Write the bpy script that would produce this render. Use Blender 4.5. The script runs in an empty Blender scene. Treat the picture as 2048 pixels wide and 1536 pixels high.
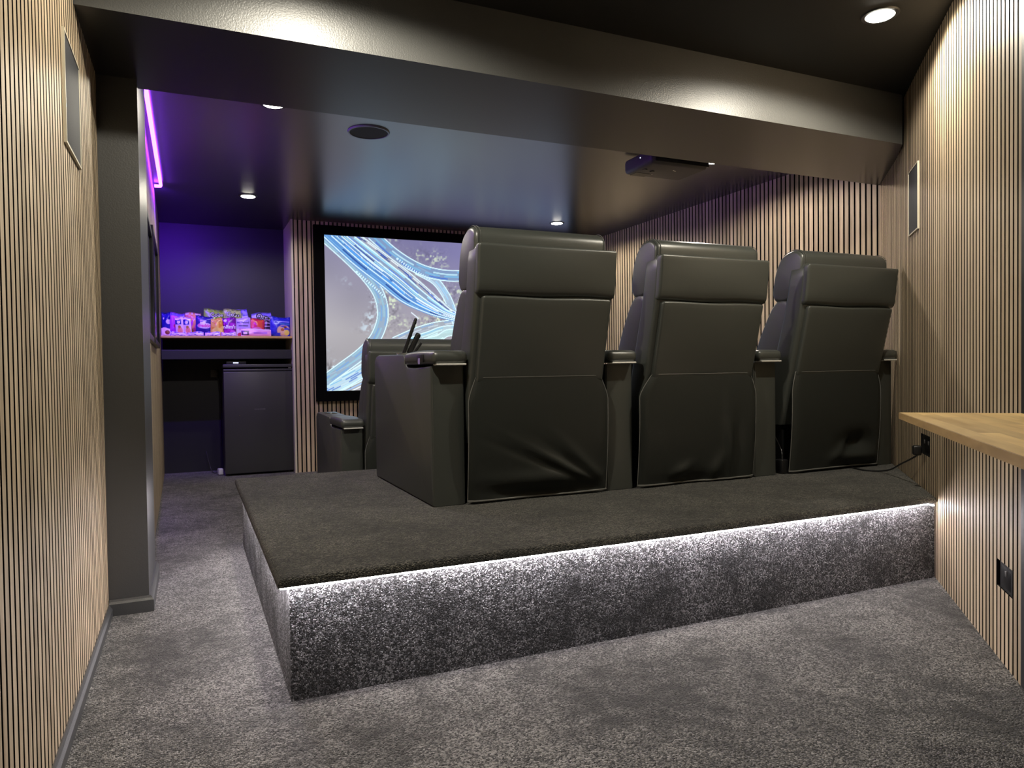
import bpy, bmesh, math, random
import numpy as np
from mathutils import Vector, Matrix
random.seed(7); rng = np.random.default_rng(11)
scene = bpy.context.scene
COL = scene.collection
pi = math.pi
R = math.radians

# ------------------------------------------------------------------ materials
def new_mat(name):
    m = bpy.data.materials.new(name); m.use_nodes = True
    return m, m.node_tree.nodes, m.node_tree.links, m.node_tree.nodes['Principled BSDF']

def mat(name, col, rough=.5, spec=.5, metal=0., bump=None, var=None, coat=0., sheen=0., ior=None):
    """bump=(scale,strength,distance); var=(scale,amount)"""
    m, N, L, b = new_mat(name)
    b.inputs['Base Color'].default_value = (*col, 1)
    b.inputs['Roughness'].default_value = rough
    b.inputs['Specular IOR Level'].default_value = spec
    b.inputs['Metallic'].default_value = metal
    if ior: b.inputs['IOR'].default_value = ior
    if coat: b.inputs['Coat Weight'].default_value = coat; b.inputs['Coat Roughness'].default_value = .15
    if sheen: b.inputs['Sheen Weight'].default_value = sheen; b.inputs['Sheen Roughness'].default_value = .4
    tc = N.new('ShaderNodeTexCoord')
    if bump:
        n = N.new('ShaderNodeTexNoise'); n.inputs['Scale'].default_value = bump[0]; n.inputs['Detail'].default_value = 3
        bm = N.new('ShaderNodeBump'); bm.inputs['Strength'].default_value = bump[1]; bm.inputs['Distance'].default_value = bump[2]
        L.new(tc.outputs['Object'], n.inputs['Vector']); L.new(n.outputs['Fac'], bm.inputs['Height']); L.new(bm.outputs['Normal'], b.inputs['Normal'])
    if var:
        n = N.new('ShaderNodeTexNoise'); n.inputs['Scale'].default_value = var[0]; n.inputs['Detail'].default_value = 4
        r = N.new('ShaderNodeMapRange'); r.inputs['From Min'].default_value = .3; r.inputs['From Max'].default_value = .7
        r.inputs['To Min'].default_value = 1-var[1]; r.inputs['To Max'].default_value = 1+var[1]
        mx = N.new('ShaderNodeVectorMath'); mx.operation = 'SCALE'; mx.inputs[0].default_value = col
        L.new(tc.outputs['Object'], n.inputs['Vector']); L.new(n.outputs['Fac'], r.inputs['Value'])
        L.new(r.outputs['Result'], mx.inputs['Scale']); L.new(mx.outputs['Vector'], b.inputs['Base Color'])
    return m

def emit(name, col, strength):
    m, N, L, b = new_mat(name)
    N.remove(b); e = N.new('ShaderNodeEmission')
    e.inputs['Color'].default_value = (*col, 1); e.inputs['Strength'].default_value = strength
    L.new(e.outputs[0], N['Material Output'].inputs[0]); return m

def oak(name, light, dark, grain=(1, 1, .06), scale=60, rough=.55, island=.16, planks=False):
    m, N, L, b = new_mat(name)
    b.inputs['Roughness'].default_value = rough; b.inputs['Specular IOR Level'].default_value = .35
    tc = N.new('ShaderNodeTexCoord'); mp = N.new('ShaderNodeMapping'); mp.inputs['Scale'].default_value = grain
    geo = N.new('ShaderNodeNewGeometry')
    add = N.new('ShaderNodeVectorMath'); add.operation = 'MULTIPLY_ADD'; add.inputs[1].default_value = (1, 1, 1)
    cmb = N.new('ShaderNodeCombineXYZ'); mu = N.new('ShaderNodeMath'); mu.operation = 'MULTIPLY'; mu.inputs[1].default_value = 17
    L.new(geo.outputs['Random Per Island'], mu.inputs[0]); L.new(mu.outputs[0], cmb.inputs[2]); L.new(mu.outputs[0], cmb.inputs[0])
    L.new(tc.outputs['Object'], mp.inputs['Vector']); L.new(mp.outputs[0], add.inputs[0]); L.new(cmb.outputs[0], add.inputs[2])
    n = N.new('ShaderNodeTexNoise'); n.inputs['Scale'].default_value = scale; n.inputs['Detail'].default_value = 5; n.inputs['Distortion'].default_value = .4
    L.new(add.outputs[0], n.inputs['Vector'])
    n2 = N.new('ShaderNodeTexNoise'); n2.inputs['Scale'].default_value = scale*.12; n2.inputs['Detail'].default_value = 2
    L.new(add.outputs[0], n2.inputs['Vector'])
    mixf = N.new('ShaderNodeMath'); mixf.operation = 'MULTIPLY_ADD'; mixf.inputs[1].default_value = .55
    L.new(n.outputs['Fac'], mixf.inputs[0])
    s2 = N.new('ShaderNodeMath'); s2.operation = 'MULTIPLY'; s2.inputs[1].default_value = .45
    L.new(n2.outputs['Fac'], s2.inputs[0]); L.new(s2.outputs[0], mixf.inputs[2])
    ramp = N.new('ShaderNodeValToRGB')
    ramp.color_ramp.elements[0].position = .34; ramp.color_ramp.elements[0].color = (*dark, 1)
    ramp.color_ramp.elements[1].position = .62; ramp.color_ramp.elements[1].color = (*light, 1)
    L.new(mixf.outputs[0], ramp.inputs[0])
    src = ramp.outputs['Color']
    mr = N.new('ShaderNodeMapRange'); mr.inputs['To Min'].default_value = 1-island; mr.inputs['To Max'].default_value = 1+island
    L.new(geo.outputs['Random Per Island'], mr.inputs['Value'])
    sc = N.new('ShaderNodeVectorMath'); sc.operation = 'SCALE'
    L.new(src, sc.inputs[0]); L.new(mr.outputs['Result'], sc.inputs['Scale']); L.new(sc.outputs[0], b.inputs['Base Color'])
    bm = N.new('ShaderNodeBump'); bm.inputs['Strength'].default_value = .15; bm.inputs['Distance'].default_value = .002
    L.new(n.outputs['Fac'], bm.inputs['Height']); L.new(bm.outputs[0], b.inputs['Normal'])
    return m

def carpet(name, c0, c1, scale, power, cloud=(.55, 1.45), relief=.010, cscale=3.2):
    """cut-pile carpet: every tuft its own tone, domed tufts, soft brushed patches"""
    m, N, L, b = new_mat(name)
    b.inputs['Roughness'].default_value = .75; b.inputs['Specular IOR Level'].default_value = .3
    b.inputs['Sheen Weight'].default_value = .15; b.inputs['Sheen Roughness'].default_value = .5
    def node(t, **k):
        n = N.new(t)
        for a, v in k.items(): setattr(n, a, v)
        return n
    tc = node('ShaderNodeTexCoord')
    vo = node('ShaderNodeTexVoronoi'); vo.inputs['Scale'].default_value = scale; vo.inputs['Randomness'].default_value = 1
    L.new(tc.outputs['Object'], vo.inputs['Vector'])
    sx = node('ShaderNodeSeparateColor'); L.new(vo.outputs['Color'], sx.inputs[0])
    pw = node('ShaderNodeMath', operation='POWER'); pw.inputs[1].default_value = power; L.new(sx.outputs[0], pw.inputs[0])
    cl = node('ShaderNodeTexNoise'); cl.inputs['Scale'].default_value = cscale; cl.inputs['Detail'].default_value = 4; cl.inputs['Roughness'].default_value = .6; cl.inputs['Distortion'].default_value = .3
    L.new(tc.outputs['Object'], cl.inputs['Vector'])
    c2 = node('ShaderNodeTexNoise'); c2.inputs['Scale'].default_value = cscale*7; c2.inputs['Detail'].default_value = 3
    L.new(tc.outputs['Object'], c2.inputs['Vector'])
    av = node('ShaderNodeMath', operation='MULTIPLY_ADD'); av.inputs[1].default_value = .35
    L.new(c2.outputs['Fac'], av.inputs[0])
    a2 = node('ShaderNodeMath', operation='MULTIPLY'); a2.inputs[1].default_value = .65; L.new(cl.outputs['Fac'], a2.inputs[0]); L.new(a2.outputs[0], av.inputs[2])
    mr = node('ShaderNodeMapRange'); mr.inputs['From Min'].default_value = .36; mr.inputs['From Max'].default_value = .64; mr.inputs['To Min'].default_value = cloud[0]; mr.inputs['To Max'].default_value = cloud[1]
    L.new(av.outputs[0], mr.inputs['Value'])
    ml = node('ShaderNodeMath', operation='MULTIPLY'); L.new(pw.outputs[0], ml.inputs[0]); L.new(mr.outputs['Result'], ml.inputs[1])
    mx = node('ShaderNodeMix', data_type='RGBA'); mx.inputs['A'].default_value = (*c0, 1); mx.inputs['B'].default_value = (*c1, 1)
    L.new(ml.outputs[0], mx.inputs['Factor']); L.new(mx.outputs['Result'], b.inputs['Base Color'])
    ht = node('ShaderNodeMath', operation='MULTIPLY_ADD'); ht.inputs[1].default_value = -scale*.004
    L.new(vo.outputs['Distance'], ht.inputs[0]); L.new(sx.outputs[1], ht.inputs[2])
    bm = node('ShaderNodeBump'); bm.inputs['Strength'].default_value = .9; bm.inputs['Distance'].default_value = relief
    L.new(ht.outputs[0], bm.inputs['Height'])
    b2 = node('ShaderNodeBump'); b2.inputs['Strength'].default_value = .35; b2.inputs['Distance'].default_value = .03
    L.new(av.outputs[0], b2.inputs['Height']); L.new(bm.outputs[0], b2.inputs['Normal']); L.new(b2.outputs[0], b.inputs['Normal'])
    return m

def attr_mat(name, rough=.4, emission=0., spec=.5):
    m, N, L, b = new_mat(name)
    a = N.new('ShaderNodeAttribute'); a.attribute_name = 'Col'
    if emission:
        N.remove(b); e = N.new('ShaderNodeEmission'); e.inputs['Strength'].default_value = emission
        L.new(a.outputs['Color'], e.inputs['Color']); L.new(e.outputs[0], N['Material Output'].inputs[0])
    else:
        L.new(a.outputs['Color'], b.inputs['Base Color']); b.inputs['Roughness'].default_value = rough
        b.inputs['Specular IOR Level'].default_value = spec
    return m

M = {}
M['oak'] = oak('oak_slat', (.60, .48, .335), (.37, .28, .18))
M['felt'] = mat('black_felt', (.010, .010, .011), .95, .1)
M['paint'] = mat('black_satin_paint', (.04, .041, .042), .38, .5, bump=(200, .3, .002), ior=1.8)
M['paint_beam_lit'] = mat('black_satin_beam_lit', (.10, .101, .098), .42, .5, bump=(200, .5, .002), ior=1.7)  # lit copy of the beam's black paint: downlight glow put into its colour
M['paint_matt'] = mat('black_matt_ceiling_paint', (.017, .0175, .018), .6, .35, bump=(160, .15, .001))
M['paint_beam_shaded'] = mat('black_satin_beam_shaded', (.006, .0062, .007), .30, .5, bump=(160, .12, .001), ior=1.85)  # darkened copy of the beam paint: shade of the underside put into its colour
M['paint_ceiling'] = mat('black_satin_ceiling_paint', (.012, .0125, .014), .28, .5, bump=(160, .12, .001), ior=2.7)
M['paint_wall'] = mat('black_matt_paint', (.017, .0175, .021), .5, .4, bump=(160, .2, .001))
M['carpet'] = carpet('charcoal_carpet', (.010, .0095, .010), (.33, .315, .30), 230, 1.8, (.22, 1.75), .008, 2.1)
M['carpet_top'] = carpet('charcoal_carpet_top', (.005, .005, .0045), (.165, .155, .13), 240, 2.0, (.35, 1.6), .008, 4.)
M['carpet_riser'] = carpet('charcoal_carpet_riser', (.004, .004, .0045), (.62, .61, .64), 250, 3.2, (.1, 1.9), .014, 6.)
M['leather'] = mat('black_leather', (.056, .061, .055), .36, .75, bump=(420, .22, .0012))
M['leather_side'] = M['leather']
M['piping'] = mat('leather_piping', (.17, .17, .16), .42, .5)
M['thread'] = mat('stitch_thread', (.085, .087, .08), .6, .3)
M['chrome'] = mat('polished_metal', (.8, .8, .78), .18, .5, 1.)
M['strip'] = mat('brushed_strip', (.88, .87, .83), .3, .5, .25)
M['plastic'] = mat('black_plastic', (.012, .012, .013), .35, .5)
M['plastic_grey'] = mat('dark_grey_plastic', (.085, .08, .08), .45, .5, bump=(300, .1, .0005))
M['grille'] = mat('speaker_grille_cloth', (.055, .056, .062), .7, .3, bump=(700, .5, .001))
M['cream'] = mat('cream_frame', (.62, .57, .45), .5, .4)
M['ply'] = oak('worktop_oak', (.80, .56, .24), (.54, .34, .12), (.16, 1, 1), 26, .38, .14)
M['ply_edge'] = oak('worktop_edge', (.42, .28, .12), (.26, .165, .065), (.2, 1, 1), 40, .5, .05)
M['fridge'] = mat('fridge_black_steel', (.042, .043, .043), .38, .5)
M['velvet'] = mat('black_velvet', (.0035, .0035, .004), .95, .05)
M['white_plastic'] = mat('white_plastic', (.75, .75, .74), .4, .5)
M['glass'] = mat('poster_glazing', (.04, .038, .06), .06, .6)
M['led_white'] = emit('led_white', (1., .93, .97), 120.)
M['led_violet'] = emit('led_violet', (.24, .035, 1.), 22.)
M['lamp'] = emit('downlight_lens', (1., .94, .80), 40.)
M['led_status'] = emit('status_led', (.45, .5, 1.), 4.)
M['led_dot'] = emit('projector_led', (.7, .8, 1.), 2.)
M['print'] = attr_mat('packet_print', .32)
M['text_white'] = mat('white_ink', (.85, .85, .85), .5)
M['text_black'] = mat('black_ink', (.01, .01, .012), .5)
M['text_pink'] = mat('pink_ink', (.75, .12, .42), .5)
M['text_grey'] = mat('grey_ink', (.11, .11, .11), .5)
M['text_purple'] = mat('purple_ink', (.16, .08, .35), .5)
M['screen'] = attr_mat('projected_picture', emission=1.3)
M['poster'] = attr_mat('poster_print', .12, 0, .6)

# ------------------------------------------------------------------ mesh helpers
def link(name, bm, mats, parent=None, smooth=None):
    me = bpy.data.meshes.new(name)
    bmesh.ops.recalc_face_normals(bm, faces=bm.faces)
    bm.to_mesh(me); bm.free()
    for m in (mats if isinstance(mats, (list, tuple)) else [mats]): me.materials.append(m)
    if smooth is not None:
        me.polygons.foreach_set('use_smooth', [True]*len(me.polygons))
        me.set_sharp_from_angle(angle=R(smooth))
    o = bpy.data.objects.new(name, me); COL.objects.link(o)
    if parent: o.parent = parent
    return o

def tag(o, label=None, cat=None, group=None, kind=None):
    if label: o['label'] = label
    if cat: o['category'] = cat
    if group: o['group'] = group
    if kind: o['kind'] = kind
    return o

def empty(name, loc, label, cat, group=None, rz=0.):
    o = bpy.data.objects.new(name, None); COL.objects.link(o)
    o.location = loc; o.rotation_euler = (0, 0, rz); o.empty_display_size = .05
    return tag(o, label, cat, group)

def add_box(bm, x0, x1, y0, y1, z0, z1, mi=0, mtx=None, side=None):
    vs = [bm.verts.new((x, y, z)) for x in (x0, x1) for y in (y0, y1) for z in (z0, z1)]
    if mtx is not None:
        for v in vs: v.co = mtx @ v.co
    for f in ((0, 1, 3, 2), (4, 6, 7, 5), (0, 4, 5, 1), (2, 3, 7, 6), (0, 2, 6, 4), (1, 5, 7, 3)):
        bm.faces.new([vs[i] for i in f]).material_index = mi if side is None or f[:2] == (0, 4) and f[2] == 5 else side
    return vs

def box(x0, x1, y0, y1, z0, z1):
    bm = bmesh.new(); add_box(bm, x0, x1, y0, y1, z0, z1); return bm

def rbox(x0, x1, y0, y1, z0, z1, r, seg=3, cuts=(0, 0, 0), warp=None):
    bm = box(x0, x1, y0, y1, z0, z1)
    bmesh.ops.bevel(bm, geom=bm.edges[:], offset=r, segments=seg, profile=.5, affect='EDGES')
    lo = (x0, y0, z0); hi = (x1, y1, z1)
    for ax in range(3):
        for k in range(1, cuts[ax]+1):
            c = [0, 0, 0]; c[ax] = lo[ax]+(hi[ax]-lo[ax])*k/(cuts[ax]+1); nrm = [0, 0, 0]; nrm[ax] = 1
            bmesh.ops.bisect_plane(bm, geom=bm.verts[:]+bm.edges[:]+bm.faces[:], plane_co=c, plane_no=nrm)
    if warp:
        for v in bm.verts: v.co = Vector(warp(*v.co))
    return bm

def loft(rings, cap=True, bm=None, mi=0):
    bm = bm or bmesh.new(); vr = [[bm.verts.new(p) for p in r] for r in rings]; n = len(rings[0])
    for a, b in zip(vr, vr[1:]):
        for i in range(n):
            bm.faces.new((a[i], a[(i+1) % n], b[(i+1) % n], b[i])).material_index = mi
    if cap:
        bm.faces.new(vr[0][::-1]).material_index = mi; bm.faces.new(vr[-1]).material_index = mi
    return bm

def catmull(pts, n=8):
    P = [Vector(p) for p in pts]; out = []
    Q = [P[0]*2-P[1]]+P+[P[-1]*2-P[-2]]
    for i in range(1, len(Q)-2):
        for k in range(n):
            t = k/n; a, b, c, d = Q[i-1:i+3]
            out.append(.5*((2*b)+(c-a)*t+(2*a-5*b+4*c-d)*t*t+(3*b-a-3*c+d)*t**3))
    out.append(P[-1]); return out

def tube(pts, r, seg=8, bm=None, mi=0, closed=False):
    P = [Vector(p) for p in pts]; rings = []; up = Vector((0, 0, 1)); prev = None
    for i, p in enumerate(P):
        t = (P[min(i+1, len(P)-1)]-P[max(i-1, 0)]).normalized()
        if prev is None:
            a = t.cross(up)
            if a.length < .05: a = t.cross(Vector((1, 0, 0)))
        else:
            a = prev-t*prev.dot(t)
        a.normalize(); prev = a; b = t.cross(a)
        rings.append([p+r*(a*math.cos(2*pi*k/seg)+b*math.sin(2*pi*k/seg)) for k in range(seg)])
    return loft(rings, True, bm, mi)

def prism(poly, z0, z1, bm=None, mi=0):
    return loft([[(x, y, z0) for x, y in poly], [(x, y, z1) for x, y in poly]], True, bm, mi)

def prism_x(poly, x0, x1, bm=None):
    return loft([[(x0, y, z) for y, z in poly], [(x1, y, z) for y, z in poly]], True, bm)

def disc(cx, cy, z0, z1, r0, r1, seg=40, bm=None, mi=0):
    return loft([[(cx+r0*math.cos(2*pi*k/seg), cy+r0*math.sin(2*pi*k/seg), z0) for k in range(seg)],
                 [(cx+r1*math.cos(2*pi*k/seg), cy+r1*math.sin(2*pi*k/seg), z1) for k in range(seg)]], True, bm, mi)

def ring(cx, cy, z0, z1, ri, ro, seg=40):
    bm = bmesh.new(); prof = ((ri, z1), (ri, z0), (ro, z0), (ro+.004, z1)); vr = []
    for k in range(seg):
        a = 2*pi*k/seg; vr.append([bm.verts.new((cx+p*math.cos(a), cy+p*math.sin(a), z)) for p, z in prof])
    for k in range(seg):
        a, b = vr[k], vr[(k+1) % seg]
        for i in range(4): bm.faces.new((a[i], a[(i+1) % 4], b[(i+1) % 4], b[i]))
    return bm

def text_bm(s, size, depth=.0006, warp=None, mtx=None, bold=0.):
    cu = bpy.data.curves.new('text', 'FONT'); cu.body = s; cu.size = size; cu.extrude = depth
    cu.align_x = 'CENTER'; cu.align_y = 'CENTER'; cu.resolution_u = 3; cu.offset = bold
    o = bpy.data.objects.new('text', cu); COL.objects.link(o)
    bpy.context.view_layer.update()
    me = bpy.data.meshes.new_from_object(o.evaluated_get(bpy.context.evaluated_depsgraph_get()))
    bpy.data.objects.remove(o); bpy.data.curves.remove(cu)
    bm = bmesh.new(); bm.from_mesh(me); bpy.data.meshes.remove(me)
    for v in bm.verts:
        if mtx is not None: v.co = mtx @ v.co
        if warp: v.co = Vector(warp(*v.co))
    return bm
STAND = Matrix.Rotation(pi/2, 4, 'X')          # text lying in XY -> upright, facing -Y

# ------------------------------------------------------------------ setting
ZC = 2.325                                      # ceiling height
ZB = 2.07                                       # underside of the dropped beam
def slat_wall(name, p0, p1, z1=ZC, holes=(), phase=.0, pitch=.04, w=.0275, t=.011, back=.08, z0=0., end=True):
    """wall whose slat fronts run from p0 to p1 (room on the left of p0->p1); holes=(s0,s1,z0,z1)"""
    p0 = Vector((*p0, 0)); p1 = Vector((*p1, 0)); d = (p1-p0); Ln = d.length; d.normalize()
    nrm = Vector((-d.y, d.x, 0))                # away from the room
    mtx = Matrix.Translation(p0) @ Matrix(((d.x, nrm.x, 0, 0), (d.y, nrm.y, 0, 0), (0, 0, 1, 0), (0, 0, 0, 1)))
    bm = bmesh.new()
    add_box(bm, 0, Ln, t, back, z0, z1, 1, mtx)
    s = phase
    while s < Ln-.004:
        a, b = max(s, 0), min(s+w, Ln)
        segs = [(z0, z1)]
        for h0, h1, hz0, hz1 in holes:
            if b > h0 and a < h1: segs = [(z0, hz0), (hz1, z1)]
        for q0, q1 in segs:
            if b-a > .003: add_box(bm, a, b, 0, t+.001, q0, q1, 0, mtx, 1)
        s += pitch
    o = link(name, bm, [M['oak'], M['felt']]); o['kind'] = 'structure'
    return o

XL = -.303
DA = R(43.73); DD = Vector((math.sin(DA), math.cos(DA), 0)); DN = Vector((-DD.y, DD.x, 0))   # diagonal wall: direction, normal into the room
D0 = Vector((2.160, 1.277, 0)); D1 = Vector((4.030, 3.235, 0))
D1 = D0+DD*((4.03-D0.x)/DD.x)
def diag(s, off=0., z=0.): return D0+DD*s+DN*off+Vector((0, 0, z))
def s_of(x, y): return (Vector((x, y, 0))-D0).dot(DD)

slat_wall('wall_left', (XL, -1.6), (XL, 3.17), phase=-.013)
L0, L1 = (-.192, 3.70), (-.232, 7.40)
slat_wall('wall_left_front', L0, L1)
slat_wall('wall_screen', (.885, 6.85), (4.02, 6.85), phase=.012, pitch=.04)
slat_wall('wall_right', (4.03, 6.86), (4.03, D1.y), pitch=.043, w=.03)
so = s_of(3.07, 2.228); s2 = s_of(2.26, 1.382)
slat_wall('wall_diagonal', (D1.x, D1.y), (D0.x, D0.y), pitch=.04, phase=.002,
          holes=[((D1-D0).length-so-.088, (D1-D0).length-so+.088, .509, .602), ((D1-D0).length-s2-.06, (D1-D0).length-s2+.06, .228, .312)])

bm = bmesh.new(); add_box(bm, -.9, 4.4, -1.8, 7.7, -.06, 0); tag(link('floor', bm, M['carpet']), kind='structure')
bm = bmesh.new(); add_box(bm, -.9, 4.4, 2.9, 7.7, ZC, ZC+.08, 0); add_box(bm, -.9, 4.4, -1.8, 2.9, ZC, ZC+.08, 1); tag(link('ceiling', bm, [M['paint_ceiling'], M['paint_matt']]), kind='structure')
# dropped beam between the two halves of the room, its two ends buried in the walls
bm = prism([(-.36, 2.585), (3.405, 2.60), (4.10, 3.25), (-.36, 3.25)], ZB, ZC+.02); ob = tag(link('trim_1', bm, [M['paint_beam_shaded'], M['paint_beam_lit']]), kind='structure')
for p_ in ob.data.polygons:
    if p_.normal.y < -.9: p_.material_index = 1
# pillar below the beam's far edge
bm = bmesh.new(); add_box(bm, -.38, -.164, 3.152, 3.71, 0, ZC); tag(link('trim_2', bm, M['paint']), kind='structure')
def skirting(name, pts, h=.062, t=.018):
    """profiled skirting following pts (room to the right of the path)"""
    prof = ((0, 0), (t, 0), (t, h-.016), (t-.006, h-.008), (t-.010, h), (0, h))
    P = [Vector((*p, 0)) for p in pts]; rings = []
    for i, p in enumerate(P):
        ds = []
        if i > 0: ds.append((p-P[i-1]).normalized())
        if i < len(P)-1: ds.append((P[i+1]-p).normalized())
        ns = [Vector((d.y, -d.x, 0)) for d in ds]; n = sum(ns, Vector()); n.normalize(); n /= n.dot(ns[0])
        rings.append([p+n*a+Vector((0, 0, b)) for a, b in prof])
    return tag(link(name, loft(rings), M['paint']), kind='structure')
skirting('baseboard_left', [(XL, -1.6), (XL, 3.135)], .045, .014)
skirting('baseboard_pillar', [(XL+.002, 3.15), (-.164, 3.152), (-.164, 3.70)], .062, .017)
# painted alcove beside the screen wall, and the dark closing walls behind the camera
bm = bmesh.new(); add_box(bm, -.5, 1.0, 7.4, 7.48, 0, ZC); tag(link('wall_alcove', bm, M['paint_wall']), kind='structure')
bm = bmesh.new(); add_box(bm, .868, .8855, 6.84, 7.42, 0, ZC); tag(link('trim_3', bm, M['cream']), kind='structure')
bm = bmesh.new(); add_box(bm, -.6, 1.5, -1.7, -1.6, 0, ZC); tag(link('wall_back', bm, M['paint_wall']), kind='structure')
e0 = D0-DD*1.72
poly = [(D0.x, D0.y), (e0.x, e0.y), (e0.x, -1.65), (e0.x+.1, -1.65), (e0.x+.1, e0.y-.05), (D0.x+.07, D0.y-.07)]
bm = prism(poly, 0, ZC); tag(link('wall_right_back', bm, M['paint_wall']), kind='structure')

# ------------------------------------------------------------------ seating platform
pf = empty('seating_platform', (.24, 2.1, 0), 'raised platform covered in charcoal plush carpet under the back row of recliners', 'platform')
def P_(x, y): return (x-.24, y-2.1)
xd = lambda y: (D0+DD*((y-D0.y)/DD.y)).x
g = .004
base = [P_(.242, 2.092), P_(xd(2.092)-g, 2.092), P_(xd(3.2)-g, 3.2), P_(4.02, 3.26), P_(4.02, 4.10), P_(.242, 4.10)]
top = [P_(.208, 2.056), P_(xd(2.056)-g, 2.056), P_(xd(3.2)-g, 3.2), P_(4.02, 3.26), P_(4.02, 4.135), P_(.208, 4.135)]
riser = link('riser', prism(base, 0, .345), M['carpet_riser'], pf, 40)
bm = prism(top, .335, .362)
es = [e for e in bm.edges if all(abs(v.co.z-.362) < 1e-4 for v in e.verts)]
bmesh.ops.bevel(bm, geom=es, offset=.022, segments=5, profile=.5, affect='EDGES')
es = [e for e in bm.edges if all(v.co.z < .36 for v in e.verts) and abs(e.verts[0].co.z-e.verts[1].co.z) > .008]
bmesh.ops.bevel(bm, geom=es, offset=.012, segments=3, profile=.5, affect='EDGES')
link('carpet_top', bm, M['carpet_top'], pf, 50)
# white led tape tucked under the lip, along the back and the aisle side
def q_(p): return (p[0]-.24, p[1]-2.1, p[2])
for pts in ([(.2185, 4.07, .3312), (.2185, 2.6, .3312), (.2185, 2.07, .3312)], [(.222, 2.0655, .3315), (1.6, 2.0655, .3315), (2.85, 2.0655, .3315), (2.875, 2.064, .326), (2.89, 2.062, .322)]):
    ls = link('led_strip', tube([q_(p) for p in pts], .0048 if pts[0][1] > 3 else .0035, 6), M['led_white'], pf); ls['label'] = 'glowing white led strip under the lip'

# ------------------------------------------------------------------ recliners
def yb(z): return -.03-.247*(z-.55) if z < .9 else -.1165-.12*(z-.9)
def stitch(bm, pts, r=.0012): tube(pts, r, 5, bm)

def wrinkle(kind, u, v):
    """u across 0..1, v down 0..1 -> outward push (towards the aisle behind)"""
    s = math.sin; e = math.exp
    if kind == 0:
        d = .0035*s(9*u+2*v)*v
        for k, (a, w) in enumerate(((.30, .05), (.42, .045), (.55, .05), (.70, .06))):   # folds fanning from the lower right
            x0 = 1.02-(1.0-v)*a*2.6
            d += .011*e(-((u-x0)/w)**2)*e(-((v-.80)/.22)**2)*(1 if k % 2 == 0 else -.6)
        d -= .020*e(-((u-.52)/.30)**2)*e(-((v-.97+.25*(u-.55)**2)/.055)**2)
        d += .010*e(-((u-.5)/.35)**2)*e(-((v-.84)/.06)**2)
        return d
    if kind == 1:
        d = .003*s(7*u+1)*v
        d += .014*e(-((u-.74-.06*(v-.5))/.035)**2)*e(-((v-.62)/.36)**2)
        d -= .010*e(-((u-.84)/.05)**2)*e(-((v-.60)/.35)**2)
        d += .013*e(-((u-.64+.35*(v-.9))/.05)**2)*e(-((v-.90)/.13)**2)
        d += .013*e(-((u-.36-.8*(.86-v))/.06)**2)*e(-((v-.87)/.06)**2)
        d -= .016*e(-((u-.45)/.22)**2)*e(-((v-.98)/.06)**2)
        return d
    d = .003*s(6*u+2)*v
    d -= .034*e(-((u-.72)/.15)**2)*e(-((v-.74)/.10)**2)
    d += .016*e(-((u-.70)/.22)**2)*e(-((v-.88)/.05)**2)
    d += .010*e(-((u-.46-.9*(.9-v))/.05)**2)*e(-((v-.80)/.14)**2)
    d -= .012*e(-((u-.8)/.2)**2)*e(-((v-.99)/.04)**2)
    return d

def arm(parent, x0, w, control=False):
    """padded arm box with a raised pad at its back, metal strip and a cup holder at its front"""
    side = [(0, .004), (1.0, .004), (1.0, .635), (.97, .655), (.93, .662), (.44, .655), (.405, .645), (.392, .612), (.36, .594), (.26, .590), (.0, .598)]
    bm = bmesh.new(); rings = []
    r = .012
    def ins(poly, q):
        cy = .5; cz = .32
        return [(y+(q if y < .3 else -q if y > .8 else 0), z+(q if z < .2 else -q)) for y, z in poly]
    for x, q in ((0, r), (r*.3, r*.3), (r, 0), (w-r, 0), (w-r*.3, r*.3), (w, r)):
        rings.append([(x0+x, y, z) for y, z in ins(side, q)])
    a = link('armrest', loft(rings), M['leather'], parent, 32)
    pad = rbox(x0-.004, x0+w+.004, -.045, .40, .603, .660, .024, 5, (0, 6, 0),
               lambda x, y, z: (x, y, z+.006*math.sin(max(0, min(1, (y+.045)/.445))*pi)*(1 if z > .63 else 0)))
    p = link('arm_pad', pad, M['leather'], a, 60)
    bm = bmesh.new()
    stitch(bm, [(x0+w*.06, -.0008, .02+.57*k/14) for k in range(15)])
    link('stitching', bm, M['thread'], a)
    s = link('metal_strip', rbox(x0+.014, x0+w-.006, -.047, .004, .5985, .6065, .003, 2), M['strip'], a); s['label'] = 'polished metal strip'
    cy_ = .62 if control else .76
    cup = ring(x0+w*.5, cy_, .652, .666, .036, .047, 32); link('cup_holder_rim', cup, M['chrome'], a, 40)
    link('cup_holder', disc(x0+w*.5, cy_, .640, .664, .0365, .0365, 28), M['plastic'], a, 40)
    if control:
        c = link('control_panel', rbox(x0-.010, x0-.002, .075, .165, .612, .648, .004, 2), M['plastic'], a, 40)
        bm = bmesh.new(); add_box(bm, x0-.0115, x0-.0098, .115, .14, .606, .632)
        lb = link('control_label', bm, mat('lilac_label', (.32, .25, .55), .5), c); lb['label'] = 'small pale lilac tag'
    return a

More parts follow.
